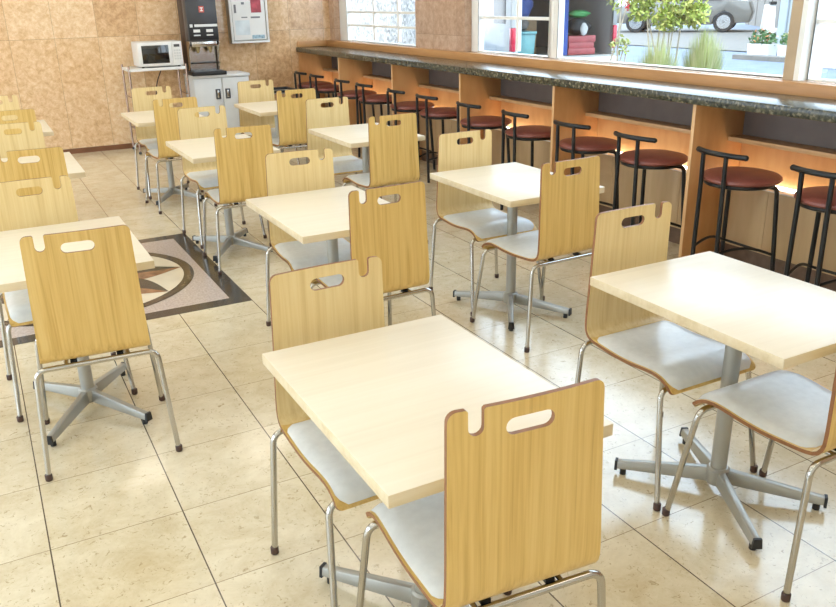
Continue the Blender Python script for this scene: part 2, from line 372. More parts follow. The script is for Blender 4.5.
# ------------------------------------------------------------------ dining chair
def make_chair():
    root = empty('dining_chair')
    prof = [(-.226,.870),(-.226,.80),(-.2265,.72),(-.227,.64),(-.228,.56),(-.228,.495),(-.224,.458),(-.209,.436),(-.178,.4265),(-.12,.4225),(-.05,.420),(.02,.423),(.08,.429),(.125,.430),(.160,.422),(.187,.405),(.199,.388)]
    P = [Vector((0, y, z)) for y, z in prof]
    # smooth resample (Catmull-Rom) at even arc length
    fine = []
    for i in range(len(P)-1):
        p0, p1, p2, p3 = P[max(i-1, 0)], P[i], P[i+1], P[min(i+2, len(P)-1)]
        for k in range(12):
            t = k/12
            fine.append(.5*((2*p1)+(p2-p0)*t+(2*p0-5*p1+4*p2-p3)*t*t+(3*p1-p0-3*p2+p3)*t**3))
    fine.append(P[-1])
    acc = [0.]
    for a, b in zip(fine, fine[1:]): acc.append(acc[-1]+(b-a).length)
    LEN = acc[-1]
    def at(s):
        s = min(max(s, 0), LEN); lo = 0
        import bisect
        i = min(max(bisect.bisect_right(acc, s)-1, 0), len(fine)-2)
        t = (s-acc[i])/max(acc[i+1]-acc[i], 1e-9); p = fine[i].lerp(fine[i+1], t)
        a, b = fine[max(i-2, 0)], fine[min(i+3, len(fine)-1)]
        tg = (b-a).normalized()                       # heading down the back then forward
        return p, Vector((0, -tg.z, tg.y)) * 1.0       # normal to the sitter's side (+y on the back, +z on the seat)
    sb = next(a for a, p in zip(acc, fine) if p.z < .47)
    ssplit = sb + .055
    def hw(s):
        if s < sb: return .166 + (.176-.166)*(s/sb)**1.2
        u = (s-sb)/(LEN-sb); return .176 + .011*math.sin(PI*min(u*1.25, 1)*.5)
    def outline():
        pts = []
        def arc(cx, cs, r, a0, a1, n=6):
            for k in range(n+1):
                a = a0+(a1-a0)*k/n; pts.append((cx+r*math.cos(a), cs+r*math.sin(a)))
        r = .020; x0 = hw(0)
        arc(-x0+r, r, r, PI, 1.5*PI)
        nx, nw, nd = -.111, .0155, .054
        pts.append((nx-nw-.004, 0)); pts.append((nx-nw, .004)); pts.append((nx-nw, .02)); pts.append((nx-nw, nd-nw))
        arc(nx, nd-nw, nw, PI, 0, 8)
        pts.append((nx+nw, .02)); pts.append((nx+nw, .004)); pts.append((nx+nw+.004, 0))
        for k in range(1, 8): pts.append((nx+nw+.004+(x0-r-nx-nw-.004)*k/8, 0))
        arc(x0-r, r, r, -.5*PI, 0)
        n = 50; rs = .016
        for k in range(1, n):
            s = r+(LEN-rs-r)*k/n; pts.append((hw(s), s))
        xf = hw(LEN-rs)
        arc(xf-rs, LEN-rs, rs, 0, .5*PI)
        for k in range(1, 10): pts.append((xf-rs-(2*xf-2*rs)*k/10, LEN))
        arc(-xf+rs, LEN-rs, rs, .5*PI, PI)
        for k in range(n-1, 0, -1):
            s = r+(LEN-rs-r)*k/n; pts.append((-hw(s), s))
        return pts
    out = outline()
    hole = []
    hx, hs, hl, hr = .0, .050, .034, .0175
    for k in range(9): a = -PI/2+PI*k/8; hole.append((hx+hl+hr*math.cos(a), hs+hr*math.sin(a)))
    for k in range(9): a = PI/2+PI*k/8; hole.append((hx-hl+hr*math.cos(a), hs+hr*math.sin(a)))
    def inside(poly, x, y):
        c = False; n = len(poly); j = n-1
        for i in range(n):
            if (poly[i][1] > y) != (poly[j][1] > y) and x < (poly[j][0]-poly[i][0])*(y-poly[i][1])/(poly[j][1]-poly[i][1])+poly[i][0]: c = not c
            j = i
        return c
    def dist(poly, x, y):
        return min(math.hypot(px-x, py-y) for px, py in poly)
    V = list(out)+list(hole); no, nh = len(out), len(hole)
    E = [(i, (i+1) % no) for i in range(no)]+[(no+i, no+(i+1) % nh) for i in range(nh)]
    s = .008
    while s < LEN:
        step = .008 if sb-.06 < s < sb+.13 or s > LEN-.08 else .025
        for k in range(-8, 9):
            x = k*.022
            if inside(out, x, s) and not inside(hole, x, s) and dist(V[:no+nh], x, s) > .007: V.append((x, s))
        s += step
    base = len(V); row = [-.16+.02*k for k in range(17)]
    V = [v for i, v in enumerate(V) if i < no+nh or abs(v[1]-ssplit) > .004]
    rv = []
    for x in row: rv.append(len(V)); V.append((x, ssplit))
    for a, b in zip(rv, rv[1:]): E.append((a, b))
    vo, eo, fo, *_ = delaunay_2d_cdt([Vector(v) for v in V], E, [], 0, 1e-6)
    tris = []
    for f in fo:
        cx = sum(vo[i][0] for i in f)/len(f); cs = sum(vo[i][1] for i in f)/len(f)
        if inside(out, cx, cs) and not inside(hole, cx, cs): tris.append((tuple(f), cs))
    TH = .0055
    def shell(sel, name, mats):
        fs = [t for t, cs in tris if sel(cs)]
        used = sorted({i for f in fs for i in f}); ix = {u: k for k, u in enumerate(used)}; n = len(used)
        def curve(x):   # the back is dished very slightly across
            return .010*(x/.17)**2
        top, bot = [], []
        for u in used:
            p, nrm = at(vo[u][1]); x = vo[u][0]
            w = max(0, 1-vo[u][1]/sb); p = p+Vector((x, curve(x)*w, 0))
            top.append(p+nrm*TH); bot.append(p-nrm*TH)
        b = MB(); b.add(top, [tuple(ix[i] for i in f) for f in fs], 0, True)
        b.add(bot, [tuple(ix[i] for i in f)[::-1] for f in fs], 2, True)
        cnt = {}
        for f in fs:
            for a, c in zip(f, f[1:]+f[:1]): cnt[(a, c)] = 1
        for (a, c) in list(cnt):
            if (c, a) not in cnt:
                if abs(vo[a][1]-ssplit) < 2e-3 and abs(vo[c][1]-ssplit) < 2e-3 : continue
                b.add([top[ix[a]], top[ix[c]], bot[ix[c]], bot[ix[a]]], [(0, 1, 2, 3)], 1, False)
        return b.build(name, mats, root)
    shell(lambda cs: cs < ssplit, 'backrest', ['veneer_front', 'ply_edge', 'veneer'])
    shell(lambda cs: cs >= ssplit, 'seat', ['veneer_seat', 'ply_edge', 'veneer_seat'])
    # upholstered pad, puffed at the middle
    s0, s1 = sb+.060, LEN-.010; nx_, ns_ = 17, 28
    pb = MB(); tv, bv = [], []
    for j in range(ns_):
        s = s0+(s1-s0)*j/(ns_-1)
        for i in range(nx_):
            u = -1+2*i/(nx_-1); e = .02
            ds = min(s-s0, s1-s); inset = .03*(1-min(ds/.03, 1))**2 if ds < .03 else 0
            x = u*(hw(s)-.007-inset*.8)
            de = min((1-abs(u))*.165, ds); k = min(de/.03, 1); hgt = TH+.0015+.011*(1-(1-k)**2)
            p, nrm = at(s); tv.append(p+Vector((x, 0, 0))+nrm*hgt); bv.append(p+Vector((x, 0, 0))+nrm*(TH+.0005))
    q = [(j*nx_+i, j*nx_+i+1, (j+1)*nx_+i+1, (j+1)*nx_+i) for j in range(ns_-1) for i in range(nx_-1)]
    pb.add(tv, q, 0, True); pb.add(bv, [f[::-1] for f in q], 0, True)
    border = [i for i in range(nx_)]+[j*nx_+nx_-1 for j in range(1, ns_)]+[(ns_-1)*nx_+i for i in range(nx_-2, -1, -1)]+[j*nx_ for j in range(ns_-2, 0, -1)]
    for a, c in zip(border, border[1:]+border[:1]): pb.add([tv[a], tv[c], bv[c], bv[a]], [(0, 1, 2, 3)], 0, True)
    pb.build('seat_pad', 'pad', root)
    # chromed frame: an inverted U at the back, another under the front of the seat
    R_ = .0092
    for sx in (-1, 1):
        for foot, top, zt in (((.222*sx, -.225, 0), (.196*sx, -.214), .408), ((.222*sx, .222, 0), (.194*sx, .162), .392)):
            path = round_path([foot, (top[0], top[1], zt), (sx*.12, top[1], zt)], .045, 8)
            lg = MB().tube(path, R_, 10).build('leg', 'chrome', root)
            MB().lathe([(.0105, 0), (.0125, .003), (.0125, .022), (.0105, .025)], foot, 12).build('foot_cap', 'cap', lg)
    MB().tube([(-.12, -.214, .408), (.12, -.214, .408)], R_).build('crossbar', 'chrome', root)
    MB().tube([(-.12, .162, .392), (.12, .162, .392)], R_).build('crossbar', 'chrome', root)
    for sx in (-1, 1):
        MB().tube(round_path([(sx*.10, -.214, .408), (sx*.10, -.15, .409), (sx*.10, .15, .400)], .03), .008).build('support_bar', 'chrome', root)
    bl = MB()
    for sx in (-.075, .075): MB().box(sx-.011, sx+.011, -.206, -.186, .412, .4215).build('bracket', 'black_plastic', root)
    return root

G1 = 'bent plywood chairs at the tables'
CH = [  # x, y of the middle of the four feet, turn, label
 (.858, -1.446, -5, 'plywood chair nearest the camera, back towards us at the near table'),
 (.820, -.975, 181.5, 'plywood chair at the far side of the nearest table, facing us'),
 (1.960, -1.415, 0, 'plywood chair cut off by the right edge of the photo, before the near right table'),
 (1.955, -.937, 180, 'plywood chair at the far side of the near right table, facing us'),
 (2.305, .292, 2.5, 'plywood chair seen from behind at the white middle table before the stools'),
 (2.34, .792, 180, 'plywood chair facing us across the white table in the middle by the bar'),
 (1.388, .262, 2, 'plywood chair with back towards us just behind the nearest table'),
 (1.365, .755, 176, 'plywood chair facing us behind the middle table right of the star inlay'),
 (.272, .228, -4, 'plywood chair with back towards us in the left foreground, its base cross visible'),
 (.190, .768, 182, 'plywood chair facing us at the left front table, seat half hidden'),
 (2.325, 2.070, 0, 'plywood chair with back towards us at the third table along the bar'),
 (2.335, 2.730, 180, 'plywood chair facing us at the third table along the bar'),
 (1.400, 2.145, -3, 'plywood chair with back towards us beside the corner of the star inlay'),
 (1.430, 2.780, 182, 'plywood chair facing us at the table behind the star inlay'),
 (1.385, 3.900, 2, 'plywood chair with back towards us at the table before the microwave cart'),
 (1.42, 4.470, 182, 'plywood chair facing us directly in front of the microwave cart'),
 (2.365, 3.900, 0, 'plywood chair with back towards us at the table before the white cabinet'),
 (2.330, 4.430, 180, 'plywood chair facing us before the right door of the white cabinet'),
 (.250, 2.035, -3, 'plywood chair seen from behind at the second table at the left edge'),
 (.225, 2.700, 180, 'plywood chair facing us at the second table at the left edge'),
 (.245, 3.890, 0, 'plywood chair with back towards us at the farthest table at the left edge'),
 (.200, 4.560, 180, 'farthest plywood chair at the left edge, facing us before the stone wall'),
]
c0 = make_chair()
for i, (x, y, a, lab) in enumerate(CH):
    o = c0 if i == 0 else copy_tree(c0)
    o.location = (x, y, 0); o.rotation_euler = (0, 0, math.radians(a))
    tag(o, lab, 'chair', G1)

# ------------------------------------------------------------------ cafe table
def make_table():
    root = empty('cafe_table')
    hw_, hd = .27, .3725
    t = MB()
    t.box(-hw_, hw_, -hd, hd, .660, .690)
    o = t.build('tabletop', ['laminate', 'lam_edge'], root, .0025)
    for p in o.data.polygons:
        p.material_index = 0 if p.normal.z > .7 else 1
    MB().box(-.14, .14, -.14, .14, .652, .660).build('mounting_plate', 'grey_metal', root)
    MB().lathe([(.0255, .08), (.0255, .652)], (0, 0, 0), 20).build('column', 'grey_metal', root)
    MB().lathe([(.034, .036), (.037, .042), (.037, .088), (.030, .094)], (0, 0, 0), 20).build('hub', 'grey_metal', root)
    for sx, sy in ((1, 1), (1, -1), (-1, 1), (-1, -1)):
        e = Vector((sx*.180, sy*.270, 0)); d = e.normalized(); n = Vector((-d.y, d.x, 0)); L = e.length
        b = MB(); vs = []
        for t_, hw2, z0, z1 in ((.02, .0165, .040, .090), (L-.02, .0150, .024, .052), (L, .0145, .024, .050)):
            for sg, z in ((-1, z0), (1, z0), (.72, z1), (-.72, z1)): vs.append(d*t_+n*hw2*sg+Vector((0, 0, z)))
        fs = [(0, 1, 2, 3)[::-1], (8, 9, 10, 11)]
        for k in range(2):
            for j in range(4): fs.append((4*k+j, 4*k+(j+1) % 4, 4*k+4+(j+1) % 4, 4*k+4+j))
        b.add(vs, fs); lg = b.build('leg', 'grey_metal', root, .003)
        cb = MB(); vs = []
        for t_ in (L-.003, L+.006):
            for sg, z in ((-1, .018), (1, .018), (.74, .052), (-.74, .052)): vs.append(d*t_+n*.0158*sg+Vector((0, 0, z)))
        cb.add(vs, [(3, 2, 1, 0), (4, 5, 6, 7)]+[(j, (j+1) % 4, 4+(j+1) % 4, 4+j) for j in range(4)])
        cb.lathe([(.011, 0), (.011, .026)], tuple(d*(L-.022)), 12)
        cb.build('foot', 'black_plastic', lg)
    return root
TB = [
 (.857, -1.210, 'nearest cafe table, pale maple top in the centre foreground'),
 (1.977, -1.175, 'cafe table at the right edge with its silver cross base in full view'),
 (2.345, .560, 'cafe table in the middle with bright white top before the bar stools'),
 (1.343, .520, 'cafe table just behind the nearest one, between two chairs'),
 (.240, .520, 'front cafe table at the left edge, behind the big left chair'),
 (2.370, 2.380, 'third cafe table along the bar, behind the white table'),
 (1.385, 2.440, 'cafe table right of the star floor inlay, below the white cabinet'),
 (1.385, 4.180, 'small distant cafe table before the microwave cart'),
 (2.360, 4.190, 'distant cafe table before the white cabinet doors'),
 (.245, 2.390, 'second cafe table from the front at the left edge, only its corner showing'),
 (.245, 4.130, 'farthest cafe table at the left edge, near the stone wall'),
]
t0 = make_table()
for i, (x, y, lab) in enumerate(TB):
    o = t0 if i == 0 else copy_tree(t0)
    o.location = (x, y, 0); tag(o, lab, 'table', 'maple topped cafe tables')
    if i == 1:      # its base has been turned a little on the column
        for ch in o.children:
            if ch.name.startswith(('leg', 'hub')): ch.rotation_euler = (0, 0, math.radians(6.5))

# ------------------------------------------------------------------ window bar
bar = empty('window_bar', (0, 0, 0), 0, 'long built-in wooden window bar with dark granite top', 'bar counter')
Y0, Y1 = -2.6, YB
MB().box(3.60, 4.0, Y0, Y1-.002, .955, 1.010).build('countertop', 'counter', bar, .008)
MB().box(4.0, XW-.001, Y0, Y1-.002, .955, 1.076).build('backsplash', 'sill_wood', bar, .004)
MB().prism([(3.615, 1.011), (3.999, 1.011), (3.999, 1.076), (3.645, 1.076), (3.623, 1.080), (3.615, 1.058)], Y1-.025, Y1-.002, axis='y').build('end_splash', 'sill_wood', bar, .003)
MB().box(3.62, XW-.001, Y1-.022, Y1-.002, 0, .954).build('end_panel', 'bar_wood', bar)
MB().box(XW-.012, XW-.001, Y0, Y1-.03, .10, .954).build('back_panel', 'bar_wood', bar)
DV = [-1.97, -.66, .645, 1.95, 3.225, 4.49, 5.80]
for y in DV:
    o = MB().box(3.64, XW-.013, y-.012, y+.012, 0, .954).build('divider', ['bar_wood', 'bar_edge'], bar, .001)
    for p in o.data.polygons:
        if p.normal.x < -.7: p.material_index = 1
edges = [Y0]+DV+[Y1-.022]
for a, b in zip(edges, edges[1:]):
    a2 = a+(.013 if a in DV else 0); b2 = b-.013
    o = MB().box(3.925, XW-.013, a2, b2, .722, .747).build('shelf', ['bar_wood', 'bar_edge'], bar, .001)
    for p in o.data.polygons:
        if p.normal.x < -.7: p.material_index = 1
    lb = MB(); w = b2-a2; n = 4
    lb.box(3.925, XW-.013, a2, b2, .110, .478)
    lo = lb.build('ledge_box', 'beige_panel', bar, .002)
    MB().box(3.922, XW-.013, a2, b2, .4782, .483).build('ledge_top', 'white_metal', bar)
    for k in range(1, n): MB().box(3.9215, 3.9248, a2+w*k/n-.012, a2+w*k/n+.012, .112, .47).build('seam_batten', 'beige_panel', lo)
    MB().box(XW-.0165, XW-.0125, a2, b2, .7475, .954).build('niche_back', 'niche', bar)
    MB().box(3.995, XW-.014, a2+.01, b2-.01, .4835, .489).build('added_glow_strip', 'white_glow', bar)  # glowing strip added for the bright ledge, its real source unknown
    MB().box(3.945, XW-.013, a2, b2, 0, .110).build('kick_board', 'kick', bar)

# ------------------------------------------------------------------ bar stool
def make_stool():
    root = empty('bar_stool'); SB = 'stool_black'      # faces +x; the two posts of its low back at -x
    r_ = .0125
    for sy in (-1, 1):
        MB().tube([(-.19, sy*.088, .0), (-.192, sy*.080, .550), (-.195, sy*.080, .730)], r_, 10).build('post', SB, root)
        MB().tube(round_path([(.150, sy*.190, 0), (.120, sy*.165, .545), (.05, sy*.15, .560)], .03), r_, 10).build('leg', SB, root)
    pts = []
    for k in range(15):
        a = -.9+1.8*k/14; pts.append((-.14-.055*math.cos(a*1.0)+.0, .165*math.sin(a)/math.sin(.9), .735+.004*math.cos(a*2)))
    pts = [(-.197+.052*(abs(y)/.165)**2, y, z) for x, y, z in pts]
    rl = MB().tube(pts, .0145, 12)
    for p in (pts[0], pts[-1]):
        rl.lathe([(.002, -.015), (.010, -.012), (.0155, -.004), (.0155, .004), (.010, .012), (.002, .015)], p, 12)
    rl.build('back_rail', SB, root)
    n = 32; ring = [(.178*math.cos(2*PI*k/n)+.01, .178*math.sin(2*PI*k/n), .564) for k in range(n+1)]
    fr = MB().tube(ring, .012, 8, caps=False); fr.build('seat_ring', SB, root)
    st = MB(); prof = [(.001, .572), (.17, .572), (.192, .576), (.200, .586), (.198, .597), (.185, .607), (.15, .616), (.10, .622), (.05, .625), (.001, .626)]
    st.lathe([(r_0*1.06, z_) for r_0, z_ in prof], (.022, 0, 0), 40); st.build('seat', 'stool_red', root)
    for sy in (-1, 1):
        pth = [(-.19+.325*t, sy*(.086+.094*t), .20+.035*math.sin(PI*t)-.03*t) for t in [k/8 for k in range(9)]]
        MB().tube(pth, .008, 8).build('footrest', SB, root)
    MB().tube([(.137, -.18, .17), (.137, .18, .17)], .008, 8).build('footrest', SB, root)
    return root
STY = [-.295, .312, .99, 1.60, 2.245, 2.90, 3.60, 4.18, 4.90, 5.45, 6.18, 6.68]
ordn = ['first', 'second', 'third', 'fourth', 'fifth', 'sixth', 'seventh', 'eighth', 'ninth', 'tenth', 'eleventh', 'twelfth']
s0_ = make_stool()
for i, y in enumerate(STY):
    o = s0_ if i == 0 else copy_tree(s0_)
    o.location = (3.672, y, 0); o.rotation_euler = (0, 0, math.radians([2, -2, 1, 3, -3, 0, 2, -2, 1, 0, 2, -1][i]))
    end = ', cut off by the right edge of the photo' if i == 0 else ' counted from the right edge of the photo' if i < 11 else ', farthest along the bar, in the corner'
    tag(o, '%s bar stool with oxblood seat%s' % (ordn[i].capitalize() if 0 else ordn[i], end), 'bar stool', 'stools along the window bar')

# ------------------------------------------------------------------ things along the back wall
cart = empty('wire_cart', (1.845, 6.70, 0), 0, 'narrow chrome cart with a white top under the microwave', 'cart')
MB().box(-.305, .305, -.21, .21, .868, .898).build('cart_top', 'white_metal', cart, .004)
tanrod = simple('brown_chrome', (.45,.33,.27), .25, .8, var=.1)
for sx in (-1, 1):
    for sy in (-1, 1):
        lg = MB().tube([(sx*.30, sy*.20, .03), (sx*.30, sy*.20, .925)], .011, 10).build('leg', tanrod, cart)
        MB().lathe([(.008, 0), (.016, .004), (.016, .022), (.008, .032)], (sx*.30, sy*.20, 0), 12).build('caster', 'black_plastic', lg)
sh = MB()
for k in range(9): sh.tube([(-.295, -.2+.05*k, .25), (.295, -.2+.05*k, .25)], .004, 6)
for sy in (-.2, .2): sh.tube([(-.30, sy, .255), (.30, sy, .255)], .006, 6)
sh.build('wire_shelf', tanrod, cart)
for sx in (-1, 1): MB().tube([(sx*.30, -.2, .60), (sx*.30, .2, .60)], .006, 8).build('side_rail', tanrod, cart)

mwv = empty('microwave_oven', (1.895, 6.68, .8985), 0, 'white microwave oven with dark door window on the cart', 'microwave')
MB().box(-.232, .232, -.17, .17, .012, .262).build('body', 'white_metal', mwv, .008)
dr = MB().box(-.228, .118, -.186, -.1705, .018, .256).build('door', 'white_metal', mwv, .005)
MB().box(-.195, .085, -.189, -.1865, .045, .228).build('door_window', 'glass_dark', dr, .003)
cp = MB().box(.122, .228, -.184, -.1705, .018, .256).build('control_panel', 'white_metal', mwv, .003)
MB().box(.145, .205, -.1865, -.1845, .205, .232).build('display', 'charcoal', cp)
bt = MB()
for i in range(3):
    for j in range(4): bt.box(.140+i*.026, .160+i*.026, -.1862, -.1845, .075+j*.028, .094+j*.028)
bt.build('keypad', simple('pale_keys', (.60,.60,.58), .5), cp)
for sx in (-.19, .19): MB().lathe([(.014, 0), (.014, .013)], (sx, -.13, 0), 12).build('foot', 'black_plastic', mwv)
cord = MB().tube(round_path([(2.02, 6.945, 1.0), (1.98, 6.96, .86), (1.90, 6.96, .70), (1.86, 6.96, .45), (1.88, 6.96, .02)], .08, 6), .006, 8).build('power_cord', 'dark_brown')
tag(cord, 'thin dark power cord hanging behind the microwave cart', 'cord')

cab = empty('storage_cabinet', (2.535, 6.73, 0), 0, 'pale grey two-door steel cabinet under the coffee machine', 'cabinet')
MB().box(-.315, .315, -.165, .24, .03, .755).build('body', 'grey_door', cab, .003)
MB().box(-.325, .325, -.19, .245, .7555, .785).build('cabinet_top', 'white_metal', cab, .004)
MB().box(-.30, .30, -.15, .22, 0, .03).build('plinth', 'charcoal', cab)
for x0, x1, hx in ((-.312, -.006, -.055), (.006, .312, .055)):
    dd = MB().box(x0, x1, -.182, -.1655, .04, .748).build('door', 'grey_door', cab, .003)
    hd_ = MB().box(hx-.028, hx+.028, -.188, -.1825, .52, .63).build('handle', 'charcoal', dd, .002)
    MB().box(hx-.012, hx+.012, -.194, -.1885, .535, .615).build('latch', 'steel', hd_, .002)

cof = empty('coffee_machine', (2.395, 6.72, .7855), 0, 'tall black and steel coffee dispenser standing on the grey cabinet', 'coffee machine')
H = 1.0
MB().box(-.165, .165, .02, .235, 0, H).build('body', 'dark_brown', cof, .006)
for sx in (-1, 1):
    MB().prism([(-.145, .36), (.0195, .36), (.0195, .035), (-.02, .035), (-.06, .08), (-.06, .16), (-.085, .27), (-.145, .33)], sx*.165-(.008 if sx > 0 else 0), sx*.165+(.008 if sx < 0 else 0), axis='x').build('side_panel', 'steel', cof)
MB().box(-.165, .165, -.15, .0195, .36, H).build('upper_housing', 'charcoal', cof, .008)
MB().box(-.145, .145, .006, .0195, .04, .36).build('back_plate', 'steel', cof)
ct = MB().box(-.158, .158, -.158, -.1505, .375, .545).build('control_panel', 'black_plastic', cof, .004)
MB().box(-.095, .155, -.162, -.1585, .508, .535).build('display_strip', 'grey_door', ct)
MB().box(-.145, -.115, -.162, -.1585, .505, .537).build('dial', 'grey_door', ct)
for sx in (-.075, .065):
    MB().box(sx-.036, sx+.036, -.162, -.1585, .452, .482).build('selector_label', 'white_metal', ct)
    MB().box(sx-.036, sx+.036, -.162, -.1585, .415, .428).build('push_button', 'grey_door', ct)
bg = MB().box(-.028, .028, -.156, -.1505, .655, .72).build('badge', simple('red_badge', (.50,.10,.08), .4), cof)
bl = MB(); bl.box(-.016, .016, -.158, -.1563, .668, .678); bl.box(-.016, .016, -.158, -.1563, .697, .707); bl.box(-.005, .005, -.158, -.1563, .678, .697)
bl.build('badge_mark', 'white_metal', bg)
MB().box(-.14, .14, -.13, -.02, .30, .36).build('brew_head', 'steel', cof, .01)
for sx in (-.07, .07):
    MB().lathe([(.012, .235), (.024, .262), (.032, .30)], (sx, -.085, 0), 14).build('nozzle', simple('brass_nozzle', (.50,.40,.22), .3, .8), cof)
MB().tube([(-.15, -.055, .125), (.165, -.085, .125)], .006, 8).build('cup_rail', 'black_plastic', cof)
dt = MB().box(-.185, .195, -.215, .0195, 0, .04).build('drip_tray', 'black_plastic', cof, .006)
g = MB()
for k in range(8): g.box(-.15, .16, -.2+.024*k, -.19+.024*k, .0405, .044)
g.build('grille', 'charcoal', dt)

# wall case with a poster
wc = empty('wall_display_case', (3.01, 6.9, 1.09), 0, 'grey metal framed case with a poster on the back wall', 'display case')
MB().box(-.225, .225, -.03, .095, 0, .75).build('case_body', 'grey_metal', wc, .006)
po = MB().box(-.192, .192, -.036, -.0305, .035, .715).build('poster', 'white_metal', wc)
rim = MB()
for a in ((-.225, .225, 0, .025), (-.225, .225, .725, .75)): rim.box(a[0], a[1], -.044, -.0305, a[2], a[3])
for a in ((-.225, -.2), (.2, .225)): rim.box(a[0], a[1], -.044, -.0305, .025, .725)
rim.build('frame', 'white_metal', wc, .003)
ph = MB().box(.03, .15, -.038, -.0362, .33, .60).build('printed_photo', simple('crimson_print', (.36,.06,.08), .4, var=.5, scale=14), po)
pl = MB(); 
for k in range(3): pl.box(-.10+.01*k, -.03-.008*k, -.038, -.0362, .52-.05*k, .545-.05*k)
pl.box(-.17, -.145, -.038, -.0362, .33, .42); pl.box(-.09, -.02, -.038, -.0362, .275, .287); pl.box(.02, .13, -.038, -.0362, .27, .288)
pl.build('printed_lines', simple('grey_print', (.18,.18,.19), .5), po)
lg_ = MB().box(.02, .17, -.038, -.0362, .045, .085).build('printed_banner', simple('grey_blue_print', (.30,.42,.48), .5, var=.4, scale=40), po)
sw = MB().box(-.17, .0, -.0378, -.0362, .09, .25).build('printed_panel', simple('pale_blue_print', (.62,.68,.70), .5, var=.12, scale=9), po)

# low black rack beside the far stools
rk = empty('black_side_table', (2.93, 6.05, 0), 0, 'low black framed side table before the back wall, left of the farthest stools', 'side table')
MB().box(-.24, .24, -.17, .17, .60, .612).build('table_shelf', 'grey_metal', rk)
rr = MB()
for sy in (-.17, .17): rr.tube([(-.25, sy, .625), (.25, sy, .625)], .014, 8)
for sx in (-.25, .25): rr.tube([(sx, -.17, .625), (sx, .17, .625)], .014, 8)
rr.build('rim', 'stool_black', rk)
for sx in (-.24, .24):
    for sy in (-.16, .16): MB().tube([(sx, sy, 0), (sx, sy, .62)], .012, 8).build('leg', 'stool_black', rk)

# ------------------------------------------------------------------ outside
def gz(X):
    t = min(max((X-9)/10, 0), 1); return .35*t*t*(3-2*t)-.1
asph = simple('asphalt', (.155,.185,.24), .85, var=.12, scale=3)
gm = MB(); xs = [XW+WT]+[5+i for i in range(0, 40)]; ys = [-30, 60]
for a, b in zip(xs, xs[1:]): gm.add([(a, -30, gz(a)), (b, -30, gz(b)), (b, 60, gz(b)), (a, 60, gz(a))], [(0, 1, 2, 3)])
struct(gm, 'ground', asph)
concrete = simple('pale_concrete', (.17,.155,.135), .85, var=.08, scale=4)
apron = MB(); 
for a, b in ((16.2, 18), (18, 20), (20, 24)): apron.add([(a, 2, gz(a)+.02), (b, 2, gz(b)+.02), (b, 40, gz(b)+.02), (a, 40, gz(a)+.02)], [(0, 1, 2, 3)])
struct(apron, 'ground_apron', concrete)
pw = MB().box(5.3, 5.6, 6.85, 16, -.1, 3.6).build('neighbour_wall', granite('pebbledash', [(.14,.14,.14),(.26,.26,.25),(.36,.355,.34),(.46,.455,.44)], 28, .9))
tag(pw, kind='structure')
gar = MB(); gar.box(0, 14, 0, .3, 0, 4.5)
gw = gar.build('garage_wall', simple('beige_cladding', (.22,.195,.165), .7, var=.04), None, 0)
gw.location = (19.9, 10.3, .1); gw.rotation_euler = (0, 0, math.radians(52.3)); tag(gw, kind='structure')
cl = MB()
for k in range(12): cl.box(.6+1.15*k, .64+1.15*k, .3, .315, 0, 4.5)
cl.build('cladding_joint', simple('joint_brown', (.11,.095,.08), .7), gw)
wh = MB().box(17.5, 17.8, 6.0, 11.33, 0, 4.2).build('white_shed', simple('white_boards', (.33,.37,.385), .6, var=.05, scale=2))
tag(wh, kind='structure')
vb = MB()
for k in range(17): vb.box(17.47, 17.4995, 6.1+.31*k, 6.13+.31*k, 0, 4.2)
vb.build('board_joint', simple('joint_grey', (.22,.25,.27), .7), wh)

# kerb, planters, posts
kb = MB().box(15.0, 15.3, 5.5, 10.4, .1, .22).build('kerb', concrete); tag(kb, kind='structure')
grn = [simple('leaf_%d' % i, c, .6, var=.25, scale=5) for i, c in enumerate([(.34,.42,.08), (.07,.15,.05), (.36,.40,.15), (.48,.48,.13)])]
def leaves(b, n, fn, size, mi=None):
    for _ in range(n):
        p = Vector(fn()); a = Vector((random.gauss(0, 1), random.gauss(0, 1), random.gauss(0, 1))).normalized()
        c = a.cross(Vector((random.gauss(0, 1), random.gauss(0, 1), random.gauss(0, 1)))).normalized(); s = size*random.uniform(.6, 1.3)
        b.add([p-a*s, p+c*s*.45+a.cross(c)*s*.12, p+a*s, p-c*s*.45+a.cross(c)*s*.12], [(0, 1, 2, 3)], mi if mi is not None else random.choice((0, 0, 1)))
def ball(c, r):
    def fn():
        while True:
            q = [random.uniform(-1, 1) for _ in range(3)]
            if sum(t*t for t in q) < 1: return (c[0]+q[0]*r[0], c[1]+q[1]*r[1], c[2]+q[2]*r[2])
    return fn
def planter(x, y, lab, flowers):
    pt = empty('flower_planter', (x, y, gz(x)), 0, lab, 'planter', 'flower planters across the yard')
    MB().prism([(-.13, 0), (.13, 0), (.16, .26), (-.16, .26)], -.28, .28, axis='y').build('trough', 'white_metal', pt)
    b = MB(); leaves(b, 200, ball((0, 0, .36), (.2, .36, .2)), .06, 0); b.build('foliage', grn[1], pt, weld=False)
    b = MB(); leaves(b, 34, ball((0, 0, .42), (.18, .32, .18)), .045, 0)
    b.build('flowers', simple('flower_petals', flowers, .6, var=.3), pt, weld=False)
planter(15.75, 10.25, 'white trough of leafy flowers, left of the two across the yard', (.70,.28,.12))
planter(15.75, 9.44, 'white trough of leafy flowers beside the tan window mullion', (.72,.62,.30))
planter(15.70, 8.7, 'white trough with dark leaves, right of the tan mullion', (.40,.30,.45))

